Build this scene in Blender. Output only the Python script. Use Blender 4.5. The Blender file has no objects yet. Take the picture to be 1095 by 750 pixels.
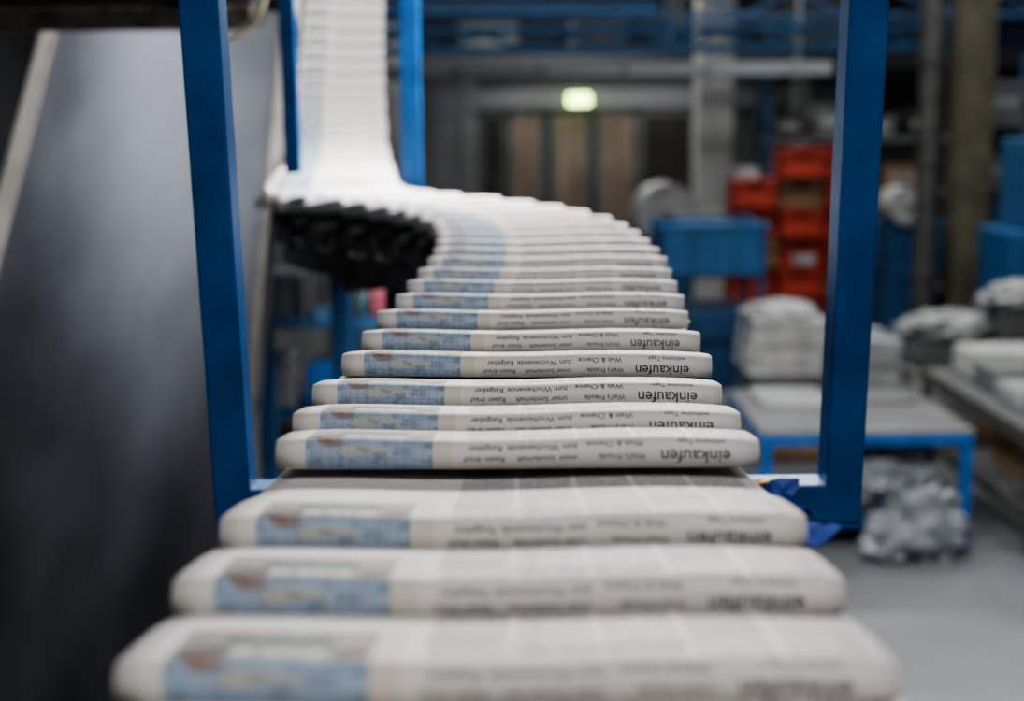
import bpy, bmesh, math, random
from mathutils import Vector, Matrix, noise as mnoise
random.seed(7)
HC = 2.0
scene = bpy.context.scene
scene.view_settings.look = 'AgX - Medium High Contrast'

# ------------------------------------------------------------------ materials
def nt_new(name):
    m = bpy.data.materials.new(name); m.use_nodes = True
    nt = m.node_tree
    for n in list(nt.nodes): nt.nodes.remove(n)
    out = nt.nodes.new('ShaderNodeOutputMaterial')
    b = nt.nodes.new('ShaderNodeBsdfPrincipled')
    nt.links.new(b.outputs[0], out.inputs[0])
    return m, nt, b

def mat(name, col, rough=0.5, metal=0.0, scale=6.0, amt=0.25, bump=0.0, stretch=(1,1,1), emis=0.0, alpha=1.0, spec=0.5, trans=0.0):
    m, nt, b = nt_new(name)
    tc = nt.nodes.new('ShaderNodeTexCoord')
    mp = nt.nodes.new('ShaderNodeMapping'); mp.inputs['Scale'].default_value = stretch
    nt.links.new(tc.outputs['Object'], mp.inputs[0])
    no = nt.nodes.new('ShaderNodeTexNoise'); no.inputs['Scale'].default_value = scale
    no.inputs['Detail'].default_value = 5
    nt.links.new(mp.outputs[0], no.inputs['Vector'])
    rp = nt.nodes.new('ShaderNodeValToRGB')
    rp.color_ramp.elements[0].position = 0.3; rp.color_ramp.elements[1].position = 0.7
    rp.color_ramp.elements[0].color = tuple(c*(1-amt) for c in col)+(1,)
    rp.color_ramp.elements[1].color = tuple(min(1,c*(1+amt)) for c in col)+(1,)
    nt.links.new(no.outputs[0], rp.inputs[0])
    nt.links.new(rp.outputs[0], b.inputs['Base Color'])
    mr = nt.nodes.new('ShaderNodeMapRange')
    mr.inputs[3].default_value = max(0.02, rough-0.08); mr.inputs[4].default_value = min(1, rough+0.08)
    nt.links.new(no.outputs[0], mr.inputs[0]); nt.links.new(mr.outputs[0], b.inputs['Roughness'])
    b.inputs['Metallic'].default_value = metal
    b.inputs['Specular IOR Level'].default_value = spec
    b.inputs['Transmission Weight'].default_value = trans
    if emis > 0:
        nt.links.new(rp.outputs[0], b.inputs['Emission Color']); b.inputs['Emission Strength'].default_value = emis
    if bump > 0:
        bn = nt.nodes.new('ShaderNodeBump'); bn.inputs['Strength'].default_value = bump
        bn.inputs['Distance'].default_value = 0.01
        nt.links.new(no.outputs[0], bn.inputs['Height']); nt.links.new(bn.outputs[0], b.inputs['Normal'])
    return m

M_blue   = mat('blue_enamel', (0.004,0.09,0.31), 0.42, 0, 14, 0.25, 0.05)
M_bluedk = mat('dark_blue_enamel', (0.006,0.045,0.12), 0.5, 0, 8, 0.3)
M_bluegi = mat('girder_blue', (0.008,0.075,0.19), 0.6, 0, 8, 0.3)
M_bluelt = mat('light_blue_plastic', (0.012,0.09,0.23), 0.5, 0, 5, 0.25)
M_steel  = mat('brushed_steel', (0.13,0.14,0.165), 0.40, 1.0, 2.2, 0.22, 0.0, (2.2,0.7,1))
M_rim    = mat('bright_steel_rim', (0.33,0.315,0.295), 0.42, 0.8, 8, 0.15)
M_dark   = mat('black_machine_paint', (0.016,0.015,0.015), 0.45, 0, 10, 0.3)
M_darkm  = mat('dark_oiled_steel', (0.13,0.11,0.095), 0.4, 0.8, 20, 0.4)
M_floor  = mat('sealed_concrete_floor', (0.12,0.13,0.14), 0.45, 0, 1.2, 0.18, 0.03)
M_wall   = mat('grey_painted_wall', (0.065,0.072,0.08), 0.8, 0, 0.8, 0.25)
M_walll  = mat('light_grey_wall', (0.17,0.19,0.205), 0.8, 0, 0.8, 0.2)
M_ceil   = mat('ceiling_sheet', (0.03,0.034,0.042), 0.8, 0, 1, 0.3)
M_conc   = mat('concrete', (0.34,0.35,0.345), 0.8, 0, 3, 0.15)
M_grey   = mat('grey_paint', (0.12,0.13,0.135), 0.55, 0, 5, 0.2)
M_wood   = mat('brown_door_panel', (0.17,0.13,0.105), 0.6, 0, 2, 0.3, 0, (6,6,0.8))
M_carton = mat('cardboard', (0.19,0.12,0.07), 0.85, 0, 6, 0.2)
M_red    = mat('red_plastic', (0.33,0.035,0.018), 0.55, 0, 6, 0.25)
M_white  = mat('white_paper_bundle', (0.44,0.44,0.43), 0.7, 0, 9, 0.25, 0.05)
M_offw   = mat('off_white_film', (0.29,0.30,0.31), 0.4, 0, 9, 0.3, 0.2)
M_olive  = mat('olive_painted_steel', (0.08,0.074,0.048), 0.6, 0, 6, 0.3)
M_umber  = mat('worn_brown_steel', (0.07,0.07,0.068), 0.45, 0.3, 6, 0.3)
M_brass  = mat('brass', (0.75,0.50,0.15), 0.35, 0.9, 20, 0.1)
M_table  = mat('worn_table_top', (0.20,0.205,0.21), 0.35, 0.5, 3, 0.25)
M_teal   = mat('teal_plastic', (0.02,0.16,0.20), 0.5)
M_pink   = mat('pink_plastic', (0.35,0.08,0.11), 0.5)
M_cable  = mat('beige_cable', (0.30,0.27,0.21), 0.5)
M_exit   = mat('exit_sign_glow', (0.62,0.85,0.25), 0.5, 0, 3, 0.05, emis=9.0)
M_tube   = mat('fluorescent_tube_glow', (0.95,0.97,1.0), 0.4, 0, 3, 0.01, emis=12.0)
M_film   = mat('clear_plastic_film', (0.27,0.29,0.32), 0.25, 0, 12, 0.3, 0.3, trans=0.35)
M_edge   = mat('page_edges', (0.66,0.65,0.62), 0.8, 0, 5, 0.25, 0.0, (1,1,160))
M_ink    = mat('printing_ink', (0.055,0.055,0.065), 0.7, 0, 30, 0.3)
M_inkg   = mat('grey_printing_ink', (0.14,0.14,0.15), 0.7, 0, 30, 0.3)

def newsprint():
    m, nt, b = nt_new('printed_newsprint')
    L = nt.links
    uv = nt.nodes.new('ShaderNodeUVMap'); uv.uv_map = 'UVMap'
    sp = nt.nodes.new('ShaderNodeSeparateXYZ'); L.new(uv.outputs[0], sp.inputs[0])
    U = sp.outputs[0]; 
    def M(op, a, c=None, d=None):
        n = nt.nodes.new('ShaderNodeMath'); n.operation = op
        for i, v in enumerate((a, c, d)):
            if v is None: continue
            if isinstance(v, (int, float)): n.inputs[i].default_value = v
            else: L.new(v, n.inputs[i])
        return n.outputs[0]
    S = M('MULTIPLY', sp.outputs[1], 0.3)
    def rng(x, a, c): return M('MULTIPLY', M('GREATER_THAN', x, a), M('LESS_THAN', x, c))
    def mul(*a):
        r = a[0]
        for x in a[1:]: r = M('MULTIPLY', r, x)
        return r
    def mix(f, A, B):
        n = nt.nodes.new('ShaderNodeMix'); n.data_type = 'RGBA'
        L.new(f, n.inputs[0])
        for i, v in ((6, A), (7, B)):
            if isinstance(v, tuple): n.inputs[i].default_value = v+(1,)
            else: L.new(v, n.inputs[i])
        return n.outputs[2]
    def noise(x, y, scale=1.0, det=2):
        c = nt.nodes.new('ShaderNodeCombineXYZ')
        L.new(x, c.inputs[0]); L.new(y, c.inputs[1])
        n = nt.nodes.new('ShaderNodeTexNoise'); n.inputs['Scale'].default_value = scale; n.inputs['Detail'].default_value = det
        L.new(c.outputs[0], n.inputs['Vector']); return n.outputs[0]
    wob = M('MULTIPLY', M('SUBTRACT', noise(M('MULTIPLY', U, 60), M('MULTIPLY', S, 200), 1, 2), 0.5), 1.6)
    def ell(cu, cs, ru, rs):
        a = M('DIVIDE', M('SUBTRACT', U, cu), ru); c = M('DIVIDE', M('SUBTRACT', S, cs), rs)
        return M('LESS_THAN', M('ADD', M('ADD', M('MULTIPLY', a, a), M('MULTIPLY', c, c)), wob), 1.0)
    nb = noise(M('MULTIPLY', U, 6), M('MULTIPLY', S, 20), 1, 3)
    col = mix(nb, (0.63,0.605,0.58), (0.76,0.735,0.71))
    # body text
    row = M('FLOOR', M('DIVIDE', S, 0.0040))
    ln = M('GREATER_THAN', M('FRACT', M('DIVIDE', S, 0.0040)), 0.36)
    wd = M('GREATER_THAN', noise(M('MULTIPLY', U, 110), M('MULTIPLY', row, 5.3), 1, 1), 0.40)
    colm = M('GREATER_THAN', M('FRACT', M('DIVIDE', M('SUBTRACT', U, 0.385), 0.117)), 0.09)
    body = mul(rng(U, 0.385, 0.97), rng(S, 0.032, 0.26), colm, ln, wd)
    dens = M('ADD', 0.50, M('MULTIPLY', noise(M('MULTIPLY', U, 9), M('MULTIPLY', S, 45), 1, 1), 0.42))
    col = mix(M('MULTIPLY', body, dens), col, (0.10,0.10,0.11))
    hl = mul(rng(U, 0.50, 0.74), rng(S, 0.044, 0.055), M('GREATER_THAN', noise(M('MULTIPLY', U, 70), S, 1, 1), 0.42))
    col = mix(M('MULTIPLY', hl, 0.85), col, (0.06,0.06,0.07))
    # grey press photos
    ph = M('ADD', mul(rng(U, 0.745, 0.85), rng(S, 0.065, 0.115)), mul(rng(U, 0.39, 0.49), rng(S, 0.055, 0.085)))
    phn = noise(M('MULTIPLY', U, 40), M('MULTIPLY', S, 110), 1, 3)
    col = mix(M('MULTIPLY', ph, 0.7), col, mix(phn, (0.08,0.08,0.10), (0.55,0.55,0.55)))
    # light beige side panel
    col = mix(M('MULTIPLY', mul(rng(U, 0.30, 0.365), rng(S, 0.0, 0.10)), 0.7), col, (0.58,0.53,0.45))
    # blue picture
    pic = mul(rng(U, 0.062, 0.325), rng(S, 0.002, 0.088))
    pn = noise(M('MULTIPLY', U, 34), M('MULTIPLY', S, 90), 1, 4)
    blue = mix(pn, (0.16,0.24,0.38), (0.48,0.56,0.66))
    grid = M('MAXIMUM', M('GREATER_THAN', M('FRACT', M('MULTIPLY', U, 52)), 0.84), M('GREATER_THAN', M('FRACT', M('DIVIDE', S, 0.0085)), 0.84))
    blue = mix(M('MULTIPLY', grid, 0.35), blue, (0.09,0.17,0.31))
    yel = mul(rng(U, 0.13, 0.235), rng(S, 0.018, 0.026), M('GREATER_THAN', pn, 0.45))
    blue = mix(M('MULTIPLY', yel, 0.55), blue, (0.50,0.43,0.28))
    dk = M('GREATER_THAN', noise(M('MULTIPLY', U, 26), M('MULTIPLY', S, 120), 1, 3), 0.56)
    blue = mix(mul(rng(S, 0.006, 0.045), dk, M('ADD', 0.35, 0.0)), blue, (0.09,0.085,0.10))
    band = rng(S, 0.034, 0.088)
    blue = mix(M('MULTIPLY', band, 0.9), blue, mix(pn, (0.04,0.055,0.04), (0.42,0.37,0.30)))
    blue = mix(M('MULTIPLY', mul(rng(U, 0.12, 0.27), rng(S, 0.053, 0.070)), 0.9), blue, (0.025,0.08,0.035))
    blue = mix(M('MULTIPLY', mul(rng(U, 0.14, 0.26), rng(S, 0.041, 0.050), M('GREATER_THAN', noise(M('MULTIPLY', U, 90), M('MULTIPLY', S, 60), 1, 1), 0.42)), 0.8), blue, (0.66,0.66,0.63))
    blue = mix(M('MULTIPLY', ell(0.105, 0.042, 0.034, 0.012), 0.9), blue, (0.05,0.028,0.024))
    blue = mix(M('MULTIPLY', ell(0.298, 0.045, 0.024, 0.012), 0.9), blue, (0.08,0.025,0.02))
    blue = mix(M('MULTIPLY', ell(0.110, 0.030, 0.026, 0.006), 0.7), blue, (0.26,0.14,0.10))
    col = mix(pic, col, blue)
    L.new(col, b.inputs['Base Color'])
    b.inputs['Roughness'].default_value = 0.58
    b.inputs['Specular IOR Level'].default_value = 0.35
    return m
M_news = newsprint()

# ------------------------------------------------------------------ mesh builder
class B:
    def __init__(s, name):
        s.name = name; s.bm = bmesh.new(); s.mats = []; s.M = Matrix.Identity(4)
    def mi(s, m):
        if m not in s.mats: s.mats.append(m)
        return s.mats.index(m)
    def _add(s, tmp, m, mtx=None, smooth=False):
        me = bpy.data.meshes.new('t'); tmp.to_mesh(me); tmp.free()
        me.transform(s.M @ (mtx if mtx else Matrix.Identity(4)))
        i = s.mi(m); n0 = len(s.bm.faces)
        s.bm.from_mesh(me); bpy.data.meshes.remove(me)
        s.bm.faces.ensure_lookup_table()
        for f in s.bm.faces[n0:]:
            f.material_index = i; f.smooth = smooth
    def box(s, x0, x1, y0, y1, z0, z1, m, bev=0.004, mtx=None):
        t = bmesh.new(); bmesh.ops.create_cube(t, size=1)
        sx, sy, sz = abs(x1-x0), abs(y1-y0), abs(z1-z0)
        bmesh.ops.scale(t, vec=(sx, sy, sz), verts=t.verts)
        bev = min(bev, 0.3*min(sx, sy, sz))
        if bev > 0: bmesh.ops.bevel(t, geom=list(t.edges), offset=bev, segments=2, affect='EDGES', profile=0.5)
        bmesh.ops.translate(t, vec=((x0+x1)/2, (y0+y1)/2, (z0+z1)/2), verts=t.verts)
        s._add(t, m, mtx)
    def bar(s, p, q, w, h, m, bev=0.004, up=(0,0,1)):
        p = Vector(p); q = Vector(q); d = q-p; L = d.length; y = d.normalized()
        u = Vector(up)
        if abs(y.dot(u)) > 0.98: u = Vector((0,1,0))
        x = y.cross(u).normalized(); z = x.cross(y)
        mt = Matrix((x, y, z)).transposed().to_4x4(); mt.translation = (p+q)/2
        s.box(-w/2, w/2, -L/2, L/2, -h/2, h/2, m, bev, mt)
    def cyl(s, p, q, r, m, seg=24, r2=None, smooth=True):
        p = Vector(p); q = Vector(q); d = q-p
        t = bmesh.new()
        bmesh.ops.create_cone(t, cap_ends=True, segments=seg, radius1=r, radius2=r if r2 is None else r2, depth=d.length)
        mt = d.to_track_quat('Z', 'Y').to_matrix().to_4x4(); mt.translation = (p+q)/2
        s._add(t, m, mt, False)
    def tube(s, pts, r, m, seg=10):
        pts = [Vector(p) for p in pts]
        t = bmesh.new(); rings = []
        for i, p in enumerate(pts):
            d = (pts[min(i+1, len(pts)-1)]-pts[max(i-1, 0)]).normalized()
            u = Vector((0,0,1)) if abs(d.z) < 0.9 else Vector((0,1,0))
            x = d.cross(u).normalized(); y = x.cross(d)
            rings.append([t.verts.new(p+x*math.cos(a)*r+y*math.sin(a)*r) for a in [2*math.pi*k/seg for k in range(seg)]])
        for i in range(len(rings)-1):
            for k in range(seg):
                t.faces.new((rings[i][k], rings[i][(k+1)%seg], rings[i+1][(k+1)%seg], rings[i+1][k]))
        t.faces.new(rings[0][::-1]); t.faces.new(rings[-1])
        s._add(t, m, None, True)
    def blob(s, c, r, m, crump=0.3, fr=3.0, sub=4, seed=0, ground=None):
        t = bmesh.new(); bmesh.ops.create_icosphere(t, subdivisions=sub, radius=1)
        for v in t.verts:
            n = mnoise.fractal(v.co*fr+Vector((seed*7.1, seed, 3)), 0.8, 2.0, 3)
            v.co = v.co*(1+crump*n)
            v.co = Vector((v.co.x*r[0], v.co.y*r[1], v.co.z*r[2]))+Vector(c)
            if ground is not None: v.co.z = max(v.co.z, ground)
        s._add(t, m, None, False)
    def finish(s, parent=None, smooth_angle=True):
        me = bpy.data.meshes.new(s.name); s.bm.normal_update()
        s.bm.to_mesh(me); s.bm.free()
        for m in s.mats: me.materials.append(m)
        o = bpy.data.objects.new(s.name, me); scene.collection.objects.link(o)
        if parent: o.parent = parent
        return o

def empty(name):
    e = bpy.data.objects.new(name, None); scene.collection.objects.link(e); e.empty_display_size = 0.2
    return e

# ------------------------------------------------------------------ conveyor path
ctrl = [(-.006,-.9,-.336),(-.004,-.3,-.317),(-.002,.6,-.289),(.002,1.0,-.277),(.006,1.25,-.269),(.020,1.48,-.262),(.032,1.75,-.254),
        (.047,2.0,-.246),(.056,2.3,-.237),(.035,2.66,-.226),(-.05,2.97,-.216),(-.19,3.22,-.208),(-.34,3.39,-.203),
        (-.435,3.61,-.200),(-.485,3.92,-.194),(-.535,4.4,-.178),(-.60,5.0,-.14),(-.665,5.6,-.03),(-.715,6.15,.19),(-.765,6.85,.66),(-.83,7.6,1.24),(-.88,8.2,1.70)]
ctrl = [Vector((a, b_, c+HC)) for a, b_, c in ctrl]
path = []
for i in range(1, len(ctrl)-2):
    p0, p1, p2, p3 = ctrl[i-1:i+3]
    for k in range(24):
        t = k/24
        path.append(0.5*((2*p1)+(-p0+p2)*t+(2*p0-5*p1+4*p2-p3)*t*t+(-p0+3*p1-3*p2+p3)*t**3))
path.append(ctrl[-2].copy())
for _ in range(30):
    path = [path[0]]+[(path[i-1]+2*path[i]+path[i+1])/4 for i in range(1, len(path)-1)]+[path[-1]]
arc = [0.0]
for i in range(1, len(path)): arc.append(arc[-1]+(path[i]-path[i-1]).length)
def at(s):
    s = max(0, min(arc[-1]-1e-6, s))
    lo, hi = 0, len(arc)-1
    while hi-lo > 1:
        mid = (lo+hi)//2
        if arc[mid] <= s: lo = mid
        else: hi = mid
    f = (s-arc[lo])/(arc[hi]-arc[lo])
    return path[lo].lerp(path[hi], f)
def frame(s):
    P = at(s); T = (at(s+0.05)-at(s-0.05)).normalized()
    R = T.cross(Vector((0,0,1))).normalized(); U = R.cross(T)
    return P, T, R, U
def s_of_y(y):
    for i in range(len(path)):
        if path[i].y >= y: return arc[i-1]+(y-path[i-1].y)/(path[i].y-path[i-1].y)*(arc[i]-arc[i-1])
ys = [-.12,0.0,.12,.24,.365,.49,.609,.719,.830,1.017,1.101,1.208,1.340,1.470,1.605,1.733,1.855]
stations = [s_of_y(y) for y in ys]
while stations[-1]+0.125 < arc[-1]-0.3: stations.append(stations[-1]+0.125)

# ------------------------------------------------------------------ newspapers
W = 0.355; RF = 0.0115; LEN = 0.26; ZF = 0.025
ARCF = math.pi*RF
def thick(y):
    return 2*RF + (0.012-2*RF)*min(1, y/0.12) if y < 0.12 else 0.012-0.003*(y-0.12)/(LEN-0.12)
def bottom(y):
    return ZF*(1-y/LEN)+0.0022*math.sin(math.pi*min(1, max(0, y)/0.12))
def surf(u, s):
    """u in 0..1 across, s arc length over the fold and back; returns local (a,y,z)"""
    e = abs(2*u-1)
    r = RF*(1-0.15*e**14)
    if s < ARCF:
        th = -math.pi/2 - s/RF
        y = RF + r*math.cos(th); z = ZF + RF + r*math.sin(th)
    else:
        y = RF + (s-ARCF)
        z = bottom(y-RF)+thick(y-RF) - RF*0.15*e**14
    z += 0.0012*math.sin(u*9+1)*min(1, s/0.03)
    return Vector(((u-0.5)*W, y, z))

nu = 16
svals = [ARCF*k/14 for k in range(15)]
yy = ARCF
while yy < ARCF+LEN-RF-0.012:
    yy += 0.018; svals.append(yy)
news = bmesh.new(); uvl = news.loops.layers.uv.new('UVMap')
NM = [M_news, M_edge, M_ink, M_inkg]
def place(fr, jit, v):
    P, T, R, Uu = fr; dx, yaw, dz = jit
    a = v.x*math.cos(yaw)-v.y*math.sin(yaw)+dx; y = v.x*math.sin(yaw)+v.y*math.cos(yaw)
    return P+R*a+T*y+Uu*(v.z+dz)

def text_mesh(body, size):
    cu = bpy.data.curves.new('txt', 'FONT'); cu.body = body; cu.size = size; cu.resolution_u = 2
    cu.offset = size*0.008
    ob = bpy.data.objects.new('txt', cu); scene.collection.objects.link(ob)
    dg = bpy.context.evaluated_depsgraph_get()
    me = bpy.data.meshes.new_from_object(ob.evaluated_get(dg))
    t = bmesh.new(); t.from_mesh(me); bpy.data.meshes.remove(me)
    bpy.data.objects.remove(ob); bpy.data.curves.remove(cu)
    k = -size*0.3
    while k < size:
        bmesh.ops.bisect_plane(t, geom=list(t.verts)+list(t.edges)+list(t.faces), plane_co=(0,k,0), plane_no=(0,1,0))
        k += 0.0016
    t.verts.ensure_lookup_table()
    t.verts.index_update()
    vs = [v.co.copy() for v in t.verts]
    fs = [[v.index for v in f.verts] for f in t.faces]
    t.free()
    return vs, fs
T_head = text_mesh('einkaufen', 0.0135)
texts_big = [(T_head, 0.940, 0.0210, 2)]
texts_all = texts_big + [
    (text_mesh('Weil\'s Freude', 0.0062), 0.765, 0.0185, 3),
    (text_mesh('unser Sonderheft', 0.0064), 0.625, 0.0180, 3),
    (text_mesh('zum Wochenende', 0.0070), 0.625, 0.0265, 2),
    (text_mesh('Rasen drauf', 0.0064), 0.475, 0.0180, 3),
    (text_mesh('Ratgeber', 0.0070), 0.470, 0.0265, 2),
    (text_mesh('exklusive Tage', 0.0060), 0.930, 0.0295, 3),
    (text_mesh('Welt & Chance', 0.0066), 0.760, 0.0280, 2)]
def put_text(tm, u0, s0, mi, fr, jit, ds=0.0):
    vs, fs = tm; nv = []
    for c in vs:
        u = u0 - c.x/W; s = s0 - c.y + ds
        p = surf(u, s); q = surf(u, s+0.0005)
        n = Vector((0, -(q.z-p.z), (q.y-p.y))).normalized()
        nv.append(news.verts.new(place(fr, jit, p+n*0.0003)))
    for f in fs:
        try:
            g = news.faces.new([nv[i] for i in f]); g.material_index = mi
        except ValueError: pass

for idx, st in enumerate(stations):
    fr = frame(st)
    jit = (random.uniform(-.003,.003), random.uniform(-.008,.008), random.uniform(0,.001))
    ds = random.uniform(-.0015,.0025)
    if abs(fr[0].y-.830) < .02: jit = (0.0, 0.010, 0.0)
    grid = []
    for sv in svals:
        row = []
        for k in range(nu+1):
            e = k/nu; u = 0.5+0.5*math.copysign(abs(2*e-1)**0.7, 2*e-1)
            row.append((news.verts.new(place(fr, jit, surf(u, sv))), u, sv))
        grid.append(row)
    low = []
    yb = [LEN-0.004-0.0, 0.19, 0.12, 0.06, RF+0.001]
    for y in yb:
        row = []
        for k in range(nu+1):
            e = k/nu; u = 0.5+0.5*math.copysign(abs(2*e-1)**0.7, 2*e-1)
            z = bottom(max(0, y-RF))+0.0012*math.sin(u*9+1)*(1 if y > 0.03 else 0)
            row.append((news.verts.new(place(fr, jit, Vector(((u-.5)*W, y, z)))), u, 0.28))
        low.append(row)
    full = grid+low+[grid[0]]
    for r in range(len(full)-1):
        for k in range(nu):
            q = (full[r][k], full[r+1][k], full[r+1][k+1], full[r][k+1])
            f = news.faces.new([x[0] for x in q][::-1]); f.smooth = True
            f.material_index = 0 if r < len(grid)-1 else 1
            for lp, x in zip(f.loops, q[::-1]): lp[uvl].uv = (x[1], max(0.0, x[2]-ds)/0.3)
    for k in (0, nu):
        vs = [row[k][0] for row in grid+low]
        f = news.faces.new(vs if k == 0 else vs[::-1]); f.material_index = 1
    for t in (texts_all if idx < 24 else texts_big): put_text(*t, fr, jit, ds)
me = bpy.data.meshes.new('shingled_newspapers'); bmesh.ops.recalc_face_normals(news, faces=news.faces)
news.to_mesh(me); news.free()
for m in NM: me.materials.append(m)
o = bpy.data.objects.new('shingled_newspapers', me); scene.collection.objects.link(o)

# blue insert sheet poking out on the right
ins = B('blue_insert_sheet'); t = bmesh.new()
P, T, R, Uu = frame(s_of_y(.830))
rows = []
for i in range(19):
    row = []
    for j in range(9):
        y = 0.024+i*0.0100; a = 0.160+j*(0.0044+0.0016*math.sin(i*0.9)) 
        z = bottom(y)+0.002 + (0.006*math.sin(i*1.25+j*0.8))*(j/8) + 0.006*(j/8)**2*(i/18)
        row.append(t.verts.new(P+R*a+T*y+Uu*z))
    rows.append(row)
for i in range(18):
    for j in range(8): t.faces.new((rows[i][j], rows[i][j+1], rows[i+1][j+1], rows[i+1][j]))
ins._add(t, mat('blue_print_sheet', (0.008,0.035,0.22), 0.85, spec=0.1), None, True); ins.finish()

# conveyor structure
conv = empty('newspaper_conveyor')
g = B('gripper_chain')
for st in stations:
    P, T, R, Uu = frame(st)
    mt = Matrix((R, T, Uu)).transposed().to_4x4(); mt.translation = P
    tilt = mt @ Matrix.Translation((0,0.02,-0.012)) @ Matrix.Rotation(math.radians(-28), 4, 'X')
    g.box(-0.165, 0.165, -0.012, 0.050, -0.006, 0.004, M_dark, 0.002, tilt)
    for sx in (-0.15, -0.05, 0.05, 0.15):
        g.box(sx-0.006, sx+0.006, 0.0, 0.055, -0.060, -0.006, M_darkm, 0.002, tilt)
    g.box(-0.03, 0.03, 0.0, 0.10, -0.075, -0.035, M_darkm, 0.004, mt)
    g.cyl(mt@Vector((0.17,0.012,0.010)), mt@Vector((0.187,0.008,0.014)), 0.0022, M_brass, 10)
    g.cyl(mt@Vector((-0.12,0.03,-0.075)), mt@Vector((0.12,0.03,-0.075)), 0.008, M_darkm, 12)
g.finish(conv)
r = B('side_rails')
def sweep(off, prof, s0, s1, m):
    prev = None; t = bmesh.new(); n = int((s1-s0)/0.06)
    for k_ in range(n+1):
        P, T, R, Uu = frame(s0+(s1-s0)*k_/n)
        ring = [t.verts.new(P+R*(off+a)+Uu*z) for a, z in prof]
        if prev:
            for k in range(4): t.faces.new((prev[k], prev[(k+1)%4], ring[(k+1)%4], ring[k]))
        else: t.faces.new(ring)
        prev = ring
    t.faces.new(prev[::-1]); r._add(t, m)
for off in (-0.13, 0.13): sweep(off, ((-.012,-.085),(.012,-.085),(.012,-.135),(-.012,-.135)), .02, arc[-1]-.05, M_darkm)
sweep(-0.215, ((-.022,.06),(.012,.06),(.012,-.10),(-.022,-.10)), s_of_y(5.75), arc[-1]-.05, M_rim)
r.finish(conv)
lg = B('support_legs')
for s_ in (s_of_y(0.3), s_of_y(1.3), s_of_y(2.25), s_of_y(3.3), s_of_y(4.6), s_of_y(5.6), s_of_y(7.0)):
    P, T, R, Uu = frame(s_)
    lg.bar(P-R*0.15-Uu*0.15, P+R*0.15-Uu*0.15, 0.04, 0.03, M_darkm)
    c = P-Uu*0.15
    lg.box(c.x-0.03, c.x+0.03, c.y-0.03, c.y+0.03, 0.012, c.z, M_bluedk)
    lg.box(c.x-0.13, c.x+0.13, c.y-0.13, c.y+0.13, 0.0, 0.014, M_bluedk)
lg.finish(conv)

# ------------------------------------------------------------------ blue portal frame round the belt
f = B('blue_portal_frame')
zb = HC-0.45
def fy(z): return 1.61-0.104*(z-zb)
tw, td = 0.042, 0.05
def post(x0, x1, z0, z1):
    t0 = Vector((x0, fy(z0), z0)); t1 = Vector((x1, fy(z1), z1))
    f.bar(t0, t1, tw, td, M_blue, 0.003, up=(0,1,0))
post(-.322, -.332, zb-.018, 3.35); post(.379, .375, zb-.012, 3.35)
f.bar((-.342, fy(zb+.02), zb+.018), (.399, fy(zb+.02), zb+.018), 0.052, 0.045, M_blue, 0.003)
f.bar((-.36, fy(3.3), 3.36), (.40, fy(3.3), 3.36), 0.052, 0.05, M_blue, 0.003)
for x in (-.330, .375): f.bar((x, fy(3.3), 3.36), (x, fy(3.3), 4.8), 0.03, 0.03, M_blue)
f.finish()
# second frame at the rising section
f = B('blue_support_frame')
f.bar((-.262,3.83,0), (-.262,3.83,3.4), 0.05, 0.05, M_blue)
f.bar((-.70,3.45,3.4), (-.262,3.83,3.4), 0.05, 0.05, M_blue)
f.bar((-.472,3.12,1.90), (-.490,3.16,3.4), 0.034, 0.034, M_blue)
f.bar((-.490,3.14,3.38), (-.60,3.55,3.4), 0.04, 0.04, M_blue)
f.finish()

# ------------------------------------------------------------------ steel chute
ch = B('steel_chute')
bot = Vector((-.70, 3.10, HC-1.655)); top = Vector((-.815, 5.45, HC+.426))
yv = (top-bot).normalized(); xv = Vector((1,0,0)); xv = (xv-yv*xv.dot(yv)).normalized(); zv = xv.cross(yv)
mt = Matrix((xv, yv, zv)).transposed().to_4x4(); mt.translation = bot
LC = (top-bot).length; WC = 0.87
ch.M = mt
ch.box(-WC, 0, 0, LC, -0.012, 0, M_steel, 0.002)
ch.box(-0.022, 0.0, 0, LC, -0.09, 0.035, M_rim, 0.004)
ch.box(-0.034, -0.020, 0, LC, 0.0, 0.012, M_rim, 0.003)
ch.box(-WC-0.035, -WC, 0, LC, -0.09, 0.045, M_rim, 0.010)
ch.box(-WC, -WC+0.02, 0, LC, 0.0, 0.020, M_rim, 0.006)
for k in range(5): ch.box(-WC, 0, 0.1+k*0.6, 0.15+k*0.6, -0.08, -0.012, M_darkm)
ch.M = Matrix.Identity(4)
ch.cyl(mt@Vector((-WC,0,-0.04)), mt@Vector((0,0,-0.04)), 0.04, M_darkm)
for yy_, xs in ((0.25, (-WC, -0.04)), (LC-0.5, (-WC, -0.10))):
    for x in xs:
        p = mt@Vector((x, yy_, -0.07)); ch.box(p.x-.03, p.x+.03, p.y-.03, p.y+.03, 0, p.z, M_bluedk)
ch.finish()
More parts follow.
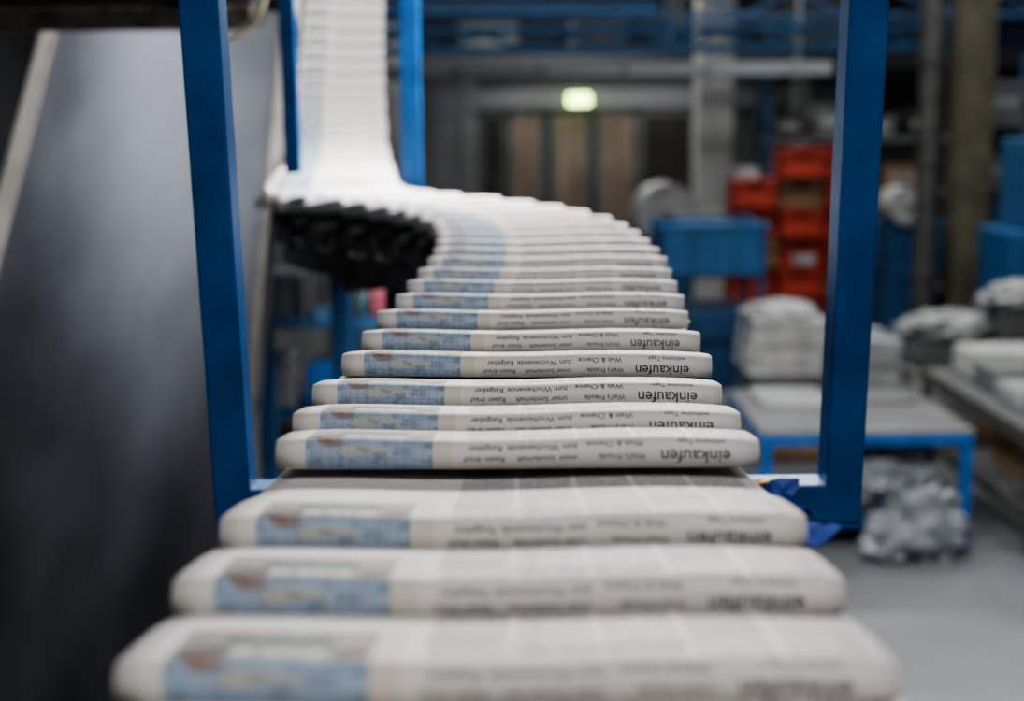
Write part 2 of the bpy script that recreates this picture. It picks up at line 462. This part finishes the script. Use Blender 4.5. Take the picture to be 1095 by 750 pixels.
# black gantry over the chute
gb = B('black_gantry_beam')
gb.box(-2.7, -.66, 3.78, 3.98, HC+.27, HC+.50, M_dark, 0.01)
gb.box(-2.7, -.66, 3.74, 3.78, HC+.25, HC+.31, M_darkm, 0.006)
gb.cyl((-2.6,3.70,HC+.36), (-.70,3.70,HC+.36), 0.022, M_grey)
for x in (-2.5,-1.6,-.8): gb.box(x-.01, x+.01, 3.68, 3.79, HC+.33, HC+.40, M_dark)
gb.box(-2.66, -2.56, 3.82, 3.94, 0, HC+.28, M_dark)
gb.box(-.86, -.80, 3.84, 3.92, HC+.48, 4.8, M_dark)
gb.tube([(-.80,3.70,HC+.36),(-.76,3.68,HC+.25),(-.70,3.66,HC+.22),(-.64,3.66,HC+.26),(-.60,3.68,HC+.36),(-.59,3.72,HC+.6),(-.63,3.80,HC+.9),(-.80,3.86,HC+1.0)], 0.010, M_cable)
gb.finish()
lb = B('blue_side_machine')
lb.box(-2.8, -1.98, 4.35, 5.2, 0, HC+.13, M_bluegi, 0.02)
lb.box(-2.7, -2.05, 4.33, 4.36, 1.2, 1.9, M_grey, 0.01)
lb.finish()

# ------------------------------------------------------------------ hall
def room(name, x0, x1, y0, y1, z0, z1, m):
    b = B(name); b.box(x0, x1, y0, y1, z0, z1, m, 0); return b.finish()
X0, X1, Y0, Y1, ZT = -6.0, 9.0, -4.0, 20.0, 4.8
room('floor', X0-.2, X1+.2, Y0-.2, Y1+.2, -0.1, 0, M_floor)
room('ceiling', X0-.2, X1+.2, Y0-.2, Y1+.2, ZT, ZT+.1, M_ceil)
room('wall_back', X0-.2, X1+.2, Y1, Y1+.2, 0, ZT, M_wall)
room('wall_left', X0-.2, X0, Y0, Y1, 0, ZT, M_walll)
room('wall_right', X1, X1+.2, Y0, Y1, 0, ZT, M_walll)
room('wall_front', X0-.2, X1+.2, Y0-.2, Y0, 0, ZT, M_walll)
b = B('trim_1'); b.box(-.55, 4.6, Y1-.12, Y1, 2.22, 2.50, M_walll, .01); b.finish()
b = B('trim_2'); b.box(-2.4, -.45, Y1-.10, Y1, 0, 2.9, M_walll, .01)
for k in range(5): b.box(-2.3+k*.4, -2.28+k*.4, Y1-.12, Y1-.10, 0, 2.9, M_grey, 0)
b.finish()
# doors
def door(name, x0, x1, z1, panel):
    b = B(name)
    b.box(x0, x0+.05, Y1-.08, Y1-.001, 0, z1, M_grey); b.box(x1-.05, x1, Y1-.08, Y1-.001, 0, z1, M_grey)
    b.box(x0, x1, Y1-.08, Y1-.001, z1-.06, z1, M_grey)
    b.box(x0+.05, x1-.05, Y1-.05, Y1-.001, 0.02, z1-.06, panel)
    b.cyl((x1-.12,Y1-.10,1.0), (x1-.12,Y1-.10,1.3), .012, M_rim, 10)
    b.finish()
door('door_1', -.42, -.04, 2.18, M_dark)
door('door_2', .0, .44, 2.18, M_wood)
door('door_3', .58, 1.08, 2.18, M_wood)
door('door_4', 1.22, 1.74, 2.18, M_wood)
door('door_5', 1.80, 2.55, 2.18, M_dark)
b = B('exit_sign')
b.box(.78, 1.08, Y1-.62, Y1-.56, 2.26, 2.41, M_exit, .01)
b.box(.75, 1.11, Y1-.60, Y1-.54, 2.41, 2.44, M_grey, .004)
b.box(.92, .94, Y1-.59, Y1-.57, 2.44, ZT, M_grey, 0)
b.finish()
b = B('concrete_column'); b.box(2.06, 2.46, 15.8, 16.2, 0, ZT, M_conc, .02); b.box(2.0,2.5,15.75,16.25,0,.15,M_conc,.02); b.finish()
b = B('concrete_column'); b.box(-1.6, -1.2, 15.8, 16.2, 0, ZT, M_walll, .02); b.box(-1.65,-1.15,15.75,16.25,0,.15,M_conc,.02); b.finish()
# overhead girders
def girder(name, x0, x1, y, z0, z1, m, n):
    b = B(name)
    b.box(x0, x1, y-.06, y+.06, z0, z0+.06, m); b.box(x0, x1, y-.06, y+.06, z1-.06, z1, m)
    w = (x1-x0)/n
    for k in range(n):
        b.bar((x0+k*w, y, z0+.05), (x0+(k+.5)*w, y, z1-.05), .05, .04, m)
        b.bar((x0+(k+.5)*w, y, z1-.05), (x0+(k+1)*w, y, z0+.05), .05, .04, m)
    for x in (x0+.1, (x0+x1)/2, x1-.1): b.box(x-.03, x+.03, y-.03, y+.03, z1-.02, ZT, M_grey)
    return b.finish()
girder('blue_lattice_girder', -1.2, 4.0, 12.0, 2.58, 2.80, M_bluegi, 8)
girder('blue_lattice_girder', -1.5, 6.0, 14.0, 2.98, 3.3, M_bluedk, 8)
b = B('blue_crane_beam')
b.box(-1.3, 1.0, 9.9, 10.0, 2.76, 2.86, M_bluedk, .01); b.box(-1.3, 1.0, 9.86, 10.04, 2.745, 2.76, M_bluegi, .004); b.box(-1.3, 1.0, 9.86, 10.04, 2.86, 2.875, M_bluegi, .004)
for x in (-1.2, .9): b.box(x-.03, x+.03, 9.92, 9.98, 2.87, ZT, M_grey)
b.finish()
b = B('ventilation_duct')
b.box(-1.2, 2.9, 13.0, 13.3, 2.42, 2.54, M_walll, .01)
for k in range(6): b.box(-1.2+k*.75, -1.16+k*.75, 12.98, 13.32, 2.40, 2.56, M_walll, .004)
for x in (-.9, 2.6): b.box(x, x+.03, 13.13, 13.16, 2.54, ZT, M_grey)
b.finish()
b = B('mezzanine_deck')
b.box(-4.0, 8.8, 17.0, 18.3, 2.62, 2.85, M_wall, .01)
for k in range(12): b.box(-3.9+k*1.15, -3.86+k*1.15, 16.98, 17.02, 2.85, 3.6, M_grey, 0)
for z in (3.2, 3.58): b.box(-4, 8.8, 16.98, 17.02, z, z+.04, M_bluegi, 0)
for k in range(9): b.box(-3.2+k*1.3, -2.5+k*1.3, 17.3, 18.2, 2.85, 3.25+.3*((k*7)%3)/2, (M_dark, M_bluedk, M_grey)[k%3], .01)
for x in (-3.8, 3.4, 8.5): b.box(x, x+.2, 17.3, 17.5, 0, 2.62, M_grey)
b.finish()

# storage racks with boxes
def rack(name, x0, x1, y0, y1, levels, cols, seed, top=None):
    rnd = random.Random(seed); b = B(name)
    h = top or levels[-1]+.1
    for x in (x0, x1):
        for y in (y0, y1): b.box(x-.03, x+.03, y-.03, y+.03, 0, h, M_bluedk)
    for z in levels:
        b.box(x0, x1, y0-.02, y1+.02, z-.05, z, M_grey)
        x = x0+.05
        while x < x1-.3:
            w = rnd.uniform(.22, .42); hh = rnd.uniform(.18, .36)
            b.box(x, min(x+w, x1-.04), y0+.03, y1-.05, z, z+hh, rnd.choice(cols), .01)
            b.box(x+.06, min(x+w, x1-.04)-.06, y0+.02, y0+.04, z+hh*.35, z+hh*.6, M_offw, 0)
            x += w+rnd.uniform(.02, .12)
    b.finish()
rack('storage_rack', 2.7, 4.6, 15.0, 15.6, [.3,.8,1.3,1.85], [M_carton, M_dark, M_grey, M_carton], 3, 2.5)
rack('storage_rack', 4.7, 6.9, 12.6, 13.2, [.3,.85,1.4,1.95], [M_carton, M_carton, M_dark, M_red], 5, 2.6)
rack('storage_rack', 3.75, 4.6, 11.6, 12.1, [.4,1.0,1.5,2.0], [M_grey, M_carton, M_bluedk], 9, 2.6)

# red crates
b = B('red_crate_stack')
def crate(x, y, z, m, w=.42, d=.40, h=.27):
    t = .018
    b.box(x, x+w, y, y+d, z, z+t, m); b.box(x, x+t, y, y+d, z, z+h, m); b.box(x+w-t, x+w, y, y+d, z, z+h, m)
    b.box(x, x+w, y+d-t, y+d, z, z+h, m)
    b.box(x, x+w, y, y+t, z, z+h*.62, m); b.box(x, x+w, y, y+t, z+h*.80, z+h, m)
    b.box(x, x+w*.3, y, y+t, z+h*.5, z+h*.9, m); b.box(x+w*.7, x+w, y, y+t, z+h*.5, z+h*.9, m)
    b.box(x-.008, x+w+.008, y-.008, y+d+.008, z+h-.025, z+h-.008, m)
for i, n in enumerate((5, 6, 6)):
    for k in range(n):
        crate(2.02+i*.43, 13.0+.06*((i+k)%2), .14+k*.272, M_carton if (i, k) in ((1,4),(0,2),(2,1)) else M_red)
b.box(1.97, 3.37, 12.95, 13.5, 0, .13, M_carton)
b.box(2.06, 2.26, 13.05, 13.3, .14+5*.272, .14+5*.272+.10, M_offw)
for x, z in ((2.12, .95), (2.58, .72), (2.95, 1.0)): b.box(x, x+.2, 12.985, 12.996, z, z+.09, M_offw, 0)
b.finish()
# white paper roll on cradle
def roll(name, x, y, z, r, w):
    b = B(name)
    b.cyl((x, y, z), (x, y+w, z), r, M_offw, 40); b.cyl((x, y-.02, z), (x, y+w+.02, z), r*.18, M_carton, 20)
    b.box(x-r*.9, x+r*.9, y+.05, y+.13, 0, z-r*.75, M_bluedk); b.box(x-r*.9, x+r*.9, y+w-.13, y+w-.05, 0, z-r*.75, M_bluedk)
    b.box(x-r*.9, x-r*.8, y, y+w, z-r*.8, z-r*.5, M_bluedk); b.box(x+r*.8, x+r*.9, y, y+w, z-r*.8, z-r*.5, M_bluedk)
    b.finish()
roll('paper_roll', 1.50, 13.6, 1.15, .29, .7)
roll('paper_roll', 2.96, 10.6, 1.38, .14, .4)
# blue bin carts
def bincart(name, x0, x1, y0, y1, zt, zb_, m=M_bluelt):
    b = B(name)
    b.box(x0, x1, y0, y0+.02, zb_, zt, m); b.box(x0, x1, y1-.02, y1, zb_, zt, m)
    b.box(x0, x0+.02, y0, y1, zb_, zt, m); b.box(x1-.02, x1, y0, y1, zb_, zt, m); b.box(x0, x1, y0, y1, zb_, zb_+.02, m)
    b.box(x0-.02, x1+.02, y0-.02, y0+.02, zt-.03, zt+.01, m); b.box(x0-.02, x1+.02, y1-.02, y1+.02, zt-.03, zt+.01, m)
    n = 5
    for k in range(n):
        xx = x0+(x1-x0)*(k+.5)/n; b.box(xx-.01, xx+.01, y0-.012, y0, zb_+.02, zt-.03, m)
    for x in (x0+.03, x1-.03):
        for y in (y0+.03, y1-.03):
            b.box(x-.02, x+.02, y-.02, y+.02, .10, zb_, M_bluedk)
            b.cyl((x-.015, y, .05), (x+.015, y, .05), .05, M_dark, 16)
            b.box(x-.02, x+.02, y-.012, y+.012, .05, .12, M_grey)
    b.box(x0, x1, y0, y1, .28, .31, M_bluedk); b.box(x0, x1, y0+.01, y0+.04, .62, .66, M_bluedk)
    b.box(x0+.06, x1-.06, y0+.06, y1-.06, .31, .31+(zb_-.31)*.7, M_bluedk, .02)
    b.blob(((x0+x1)/2, (y0+y1)/2, zt-.07), ((x1-x0)*.42, (y1-y0)*.42, .07), M_bluelt, .25, 2, 3, x0)
    b.finish()
bincart('blue_bin_cart', .96, 1.64, 9.1, 9.8, 1.36, 1.02)
bincart('blue_bin_cart', 2.90, 3.62, 11.25, 11.5, 1.22, .80)
# white paper bundles on a low pallet
b = B('wrapped_paper_bundles')
def bundle(x, y, z, w, d, h, m=M_white):
    n = 5
    for k in range(n):
        j = random.uniform(-.012,.012)
        b.box(x+j, x+w+j, y+j, y+d+j, z+h*k/n, z+h*(k+1)/n-.004, m, .012)
    b.box(x-.014, x+w+.014, y+d*.45, y+d*.5, z, z+h+.006, M_bluedk, .002)
b.box(1.30, 2.35, 8.3, 9.0, .0, .10, M_carton); b.box(1.32, 2.33, 8.32, 8.98, .12, .16, M_carton)
for x in (1.32, 1.78, 2.2): b.box(x, x+.1, 8.32, 8.98, .0, .13, M_carton)
for k in range(4): bundle(1.42+.015*(k%2), 8.35, .16+k*.175, .44, .6, .165, (M_offw, M_grey, M_white, M_white)[k])
b.blob((1.64,8.62,.87), (.22,.26,.06), M_offw, .2, 2, 4, 3)
for k in range(3): bundle(1.92, 8.35, .16+k*.19, .40, .6, .18, M_offw)
b.finish()
b = B('film_wrapped_bundles')
b.box(2.45, 4.2, 8.6, 9.5, 0, .14, M_carton)
for i in range(3):
    for k in range((3,4,3)[i]): bundle(2.5+i*.55, 8.7, .15+k*.17, .5, .65, .16, (M_offw, M_grey, M_white)[(i+2*k)%3])
b.blob((3.3,8.9,.90), (.33,.25,.10), M_offw, .3, 2.4, 4, 5); b.blob((2.75,8.9,.72), (.26,.25,.10), M_offw, .3, 2.4, 4, 8)
b.finish()
# blue work table
b = B('blue_work_table')
x0, x1, y0, y1, zt = 1.16, 2.16, 6.5, 7.55, .58
b.box(x0, x1, y0, y1, zt-.03, zt, M_table, .006)
for q in ((x0, x1, y0-.004, y0+.03), (x0, x1, y1-.03, y1+.004), (x0-.004, x0+.03, y0, y1), (x1-.03, x1+.004, y0, y1)):
    b.box(*q, zt-.075, zt-.028, M_blue)
for x in (x0+.03, x1-.03):
    for y in (y0+.03, y1-.03): b.box(x-.025, x+.025, y-.025, y+.025, 0, zt-.03, M_blue)
b.box(x0+.02, x1-.02, y0+.02, y1-.02, .10, .13, M_bluedk)
b.box(x0+.1, x0+.45, y0+.5, y1-.1, zt, zt+.03, M_offw, .01)
b.box(x0+.62, x0+.9, y0+.62, y1-.2, zt, zt+.02, M_grey, .005)
b.finish()
b = B('crumpled_plastic_film')
b.blob((1.82,6.72,.29), (.28,.15,.17), M_film, .3, 1.8, 5, 1, 0.135)
b.blob((1.92,6.36,.15), (.16,.11,.18), M_film, .35, 2.0, 5, 4, 0.0)
b.blob((1.74,6.34,.10), (.13,.11,.12), M_film, .35, 2.0, 5, 6, 0.0)
b.finish()
# steel columns right
b = B('brown_steel_column')
b.cyl((2.97,10.2,0), (2.97,10.2,ZT), .080, M_umber, 24); b.cyl((2.97,10.2,0), (2.97,10.2,.05), .14, M_umber, 24)
for z in (.9,1.7,2.4): b.cyl((2.97,10.2,z), (2.97,10.2,z+.05), .095, M_umber, 24)
b.finish()
b = B('olive_steel_column')
b.box(3.40, 3.68, 10.95, 11.0, 0, ZT, M_olive); b.box(3.40, 3.68, 11.12, 11.17, 0, ZT, M_olive); b.box(3.52, 3.56, 11.0, 11.12, 0, ZT, M_olive)
b.finish()
# blue machine right
b = B('blue_packing_machine')
b.box(3.45, 4.9, 9.75, 10.5, .12, 1.25, M_bluelt, .02); b.box(3.55, 4.8, 9.85, 10.4, 1.25, 1.88, M_bluegi, .02)
b.box(3.60, 4.1, 9.73, 9.76, .3, 1.1, M_bluegi, .01); b.box(4.15, 4.7, 9.73, 9.76, .3, 1.1, M_bluegi, .01)
b.box(3.7, 4.2, 9.83, 9.86, 1.4, 1.7, M_dark, .01); b.cyl((3.65,9.83,1.32), (4.7,9.83,1.32), .03, M_grey)
for x in (3.5, 4.8): b.box(x, x+.08, 9.8, 10.4, 0, .12, M_dark)
b.finish()
b = B('roller_conveyor_table')
for x in (2.40, 3.3):
    b.box(x-.02, x+.02, 6.3, 8.2, .50, .58, M_umber)
    for y in (6.4, 8.1): b.box(x-.025, x+.025, y-.025, y+.025, 0, .51, M_umber)
for k in range(17): b.cyl((2.41, 6.38+k*.11, .56), (3.29, 6.38+k*.11, .56), .025, M_grey, 14)
b.box(2.40, 3.3, 6.38, 6.42, .15, .2, M_umber); b.box(2.38, 2.42, 6.4, 8.1, .15, .2, M_umber)
for k in range(3):
    b.box(2.5+k*.02, 2.95, 6.9+k*.42, 7.25+k*.42, .585, .68+.03*k, (M_offw, M_grey, M_white)[k], .015)
b.blob((2.7,6.65,.66), (.2,.16,.10), M_film, .3, 2, 4, 2)
b.box(2.55, 3.1, 6.6, 7.4, .2, .42, M_carton, .01)
b.finish()
# trolley with odds and ends, seen between chute and belt
b = B('tool_trolley')
for x in (-1.15,-.32):
    for y in (6.05,6.5):
        b.box(x-.02, x+.02, y-.02, y+.02, .1, 1.2, M_bluedk); b.cyl((x-.02,y,.05), (x+.02,y,.05), .05, M_dark, 16); b.box(x-.02,x+.02,y-.015,y+.015,.05,.12,M_grey)
for z in (.3,.75,1.15): b.box(-1.17, -.30, 6.03, 6.52, z, z+.03, M_bluegi)
b.tube([(-.86,6.05,1.18),(-.86,6.05,1.42),(-.83,6.05,1.50),(-.76,6.05,1.54),(-.69,6.05,1.50),(-.66,6.05,1.42),(-.66,6.05,1.18)], .018, M_rim)
b.box(-.62,-.46,6.15,6.38,1.18,1.30,M_pink,.02); b.box(-.75,-.64,6.15,6.4,1.18,1.26,M_teal,.02)
b.box(-1.1,-.9,6.15,6.4,1.18,1.38,M_grey,.02); b.box(-.9,-.5,6.1,6.4,.78,.98,M_blue,.02)
b.box(-1.1,-.95,6.1,6.3,.78,1.02,M_offw,.02); b.cyl((-.42,6.2,.78),(-.42,6.2,1.0),.05,M_teal)
b.box(-1.05,-.5,6.1,6.45,.33,.6,M_grey,.02)
b.finish()
b = B('grey_control_cabinet')
b.box(-1.6,-.75,9.0,9.6,.08,1.75,M_wall,.02); b.box(-1.56,-1.2,8.98,9.0,.2,1.65,M_grey,.01); b.box(-1.16,-.8,8.98,9.0,.2,1.65,M_grey,.01)
b.box(-1.22,-1.20,8.95,8.98,.9,1.05,M_dark); b.box(-1.6,-.75,9.05,9.55,0,.08,M_dark); b.box(-1.5,-1.3,8.97,8.99,1.3,1.45,M_dark)
b.finish()

# ------------------------------------------------------------------ lamps
def lamp(x, y, z, lx, ly, power, col=(1,0.98,0.95)):
    e = empty('fluorescent_lamp')
    b = B('housing'); b.box(x-lx/2, x+lx/2, y-ly/2, y+ly/2, z+.03, z+.10, M_grey, .01)
    b.box(x-.01, x+.01, y-.01, y+.01, z+.09, ZT, M_grey, 0)
    b.finish(e)
    b = B('tubes')
    if lx >= ly: 
        for d in (-.3,.3): b.cyl((x-lx/2+.04, y+d*ly, z+.02), (x+lx/2-.04, y+d*ly, z+.02), .014, M_tube, 12)
    else:
        for d in (-.3,.3): b.cyl((x+d*lx, y-ly/2+.04, z+.02), (x+d*lx, y+ly/2-.04, z+.02), .014, M_tube, 12)
    b.finish(e)
    l = bpy.data.lights.new('lamp_light', 'AREA'); l.shape = 'RECTANGLE'; l.size = lx; l.size_y = ly; l.energy = power; l.color = col
    o = bpy.data.objects.new('lamp_light', l); scene.collection.objects.link(o); o.location = (x, y, z-.01); o.parent = e
lamp(.42, 3.75, 3.30, 1.2, .3, 235)
lamp(-.5, 7.0, 4.5, 1.6, .3, 75)
lamp(0.5, -.9, 4.2, 1.8, .3, 66)
lamp(-1.75, 5.3, 4.3, .3, 1.6, 14)  # extra unseen lamp, added to reflect as a highlight on the upper-left chute
lamp(3.0, 5.0, 4.3, 1.6, .3, 46)
lamp(3.4, 9.0, 4.3, 1.6, .3, 60)
lamp(0.8, 9.0, 4.3, 1.6, .3, 36)
lamp(2.4, 12.2, 4.3, 1.6, .3, 75)
lamp(-0.4, 14.8, 4.3, 1.6, .3, 58)
lamp(5.2, 12.0, 4.3, 1.6, .3, 58)
lamp(0.8, 16.3, 4.2, 1.8, .2, 45, (1,.92,.82))
lamp(1.2, 18.85, 2.72, 3.2, .2, 38, (1,.92,.84))  # added lamp, hidden behind the mezzanine deck to brighten the doors

w = bpy.data.worlds.new('world'); scene.world = w; w.use_nodes = True
w.node_tree.nodes['Background'].inputs[0].default_value = (0.5,0.55,0.65,1); w.node_tree.nodes['Background'].inputs[1].default_value = 0.3

# ------------------------------------------------------------------ camera
cd = bpy.data.cameras.new('camera'); cam = bpy.data.objects.new('camera', cd); scene.collection.objects.link(cam)
cd.lens = 50; cd.sensor_width = 36; cd.clip_start = 0.02; cd.clip_end = 100
cam.matrix_world = Matrix.Translation((0,0,HC)) @ Matrix.Rotation(math.radians(81), 4, 'X') @ Matrix.Rotation(math.radians(-0.5), 4, 'Z')
cd.dof.use_dof = True; cd.dof.focus_distance = 1.30; cd.dof.aperture_fstop = 3.2; cd.dof.aperture_blades = 7
scene.camera = cam
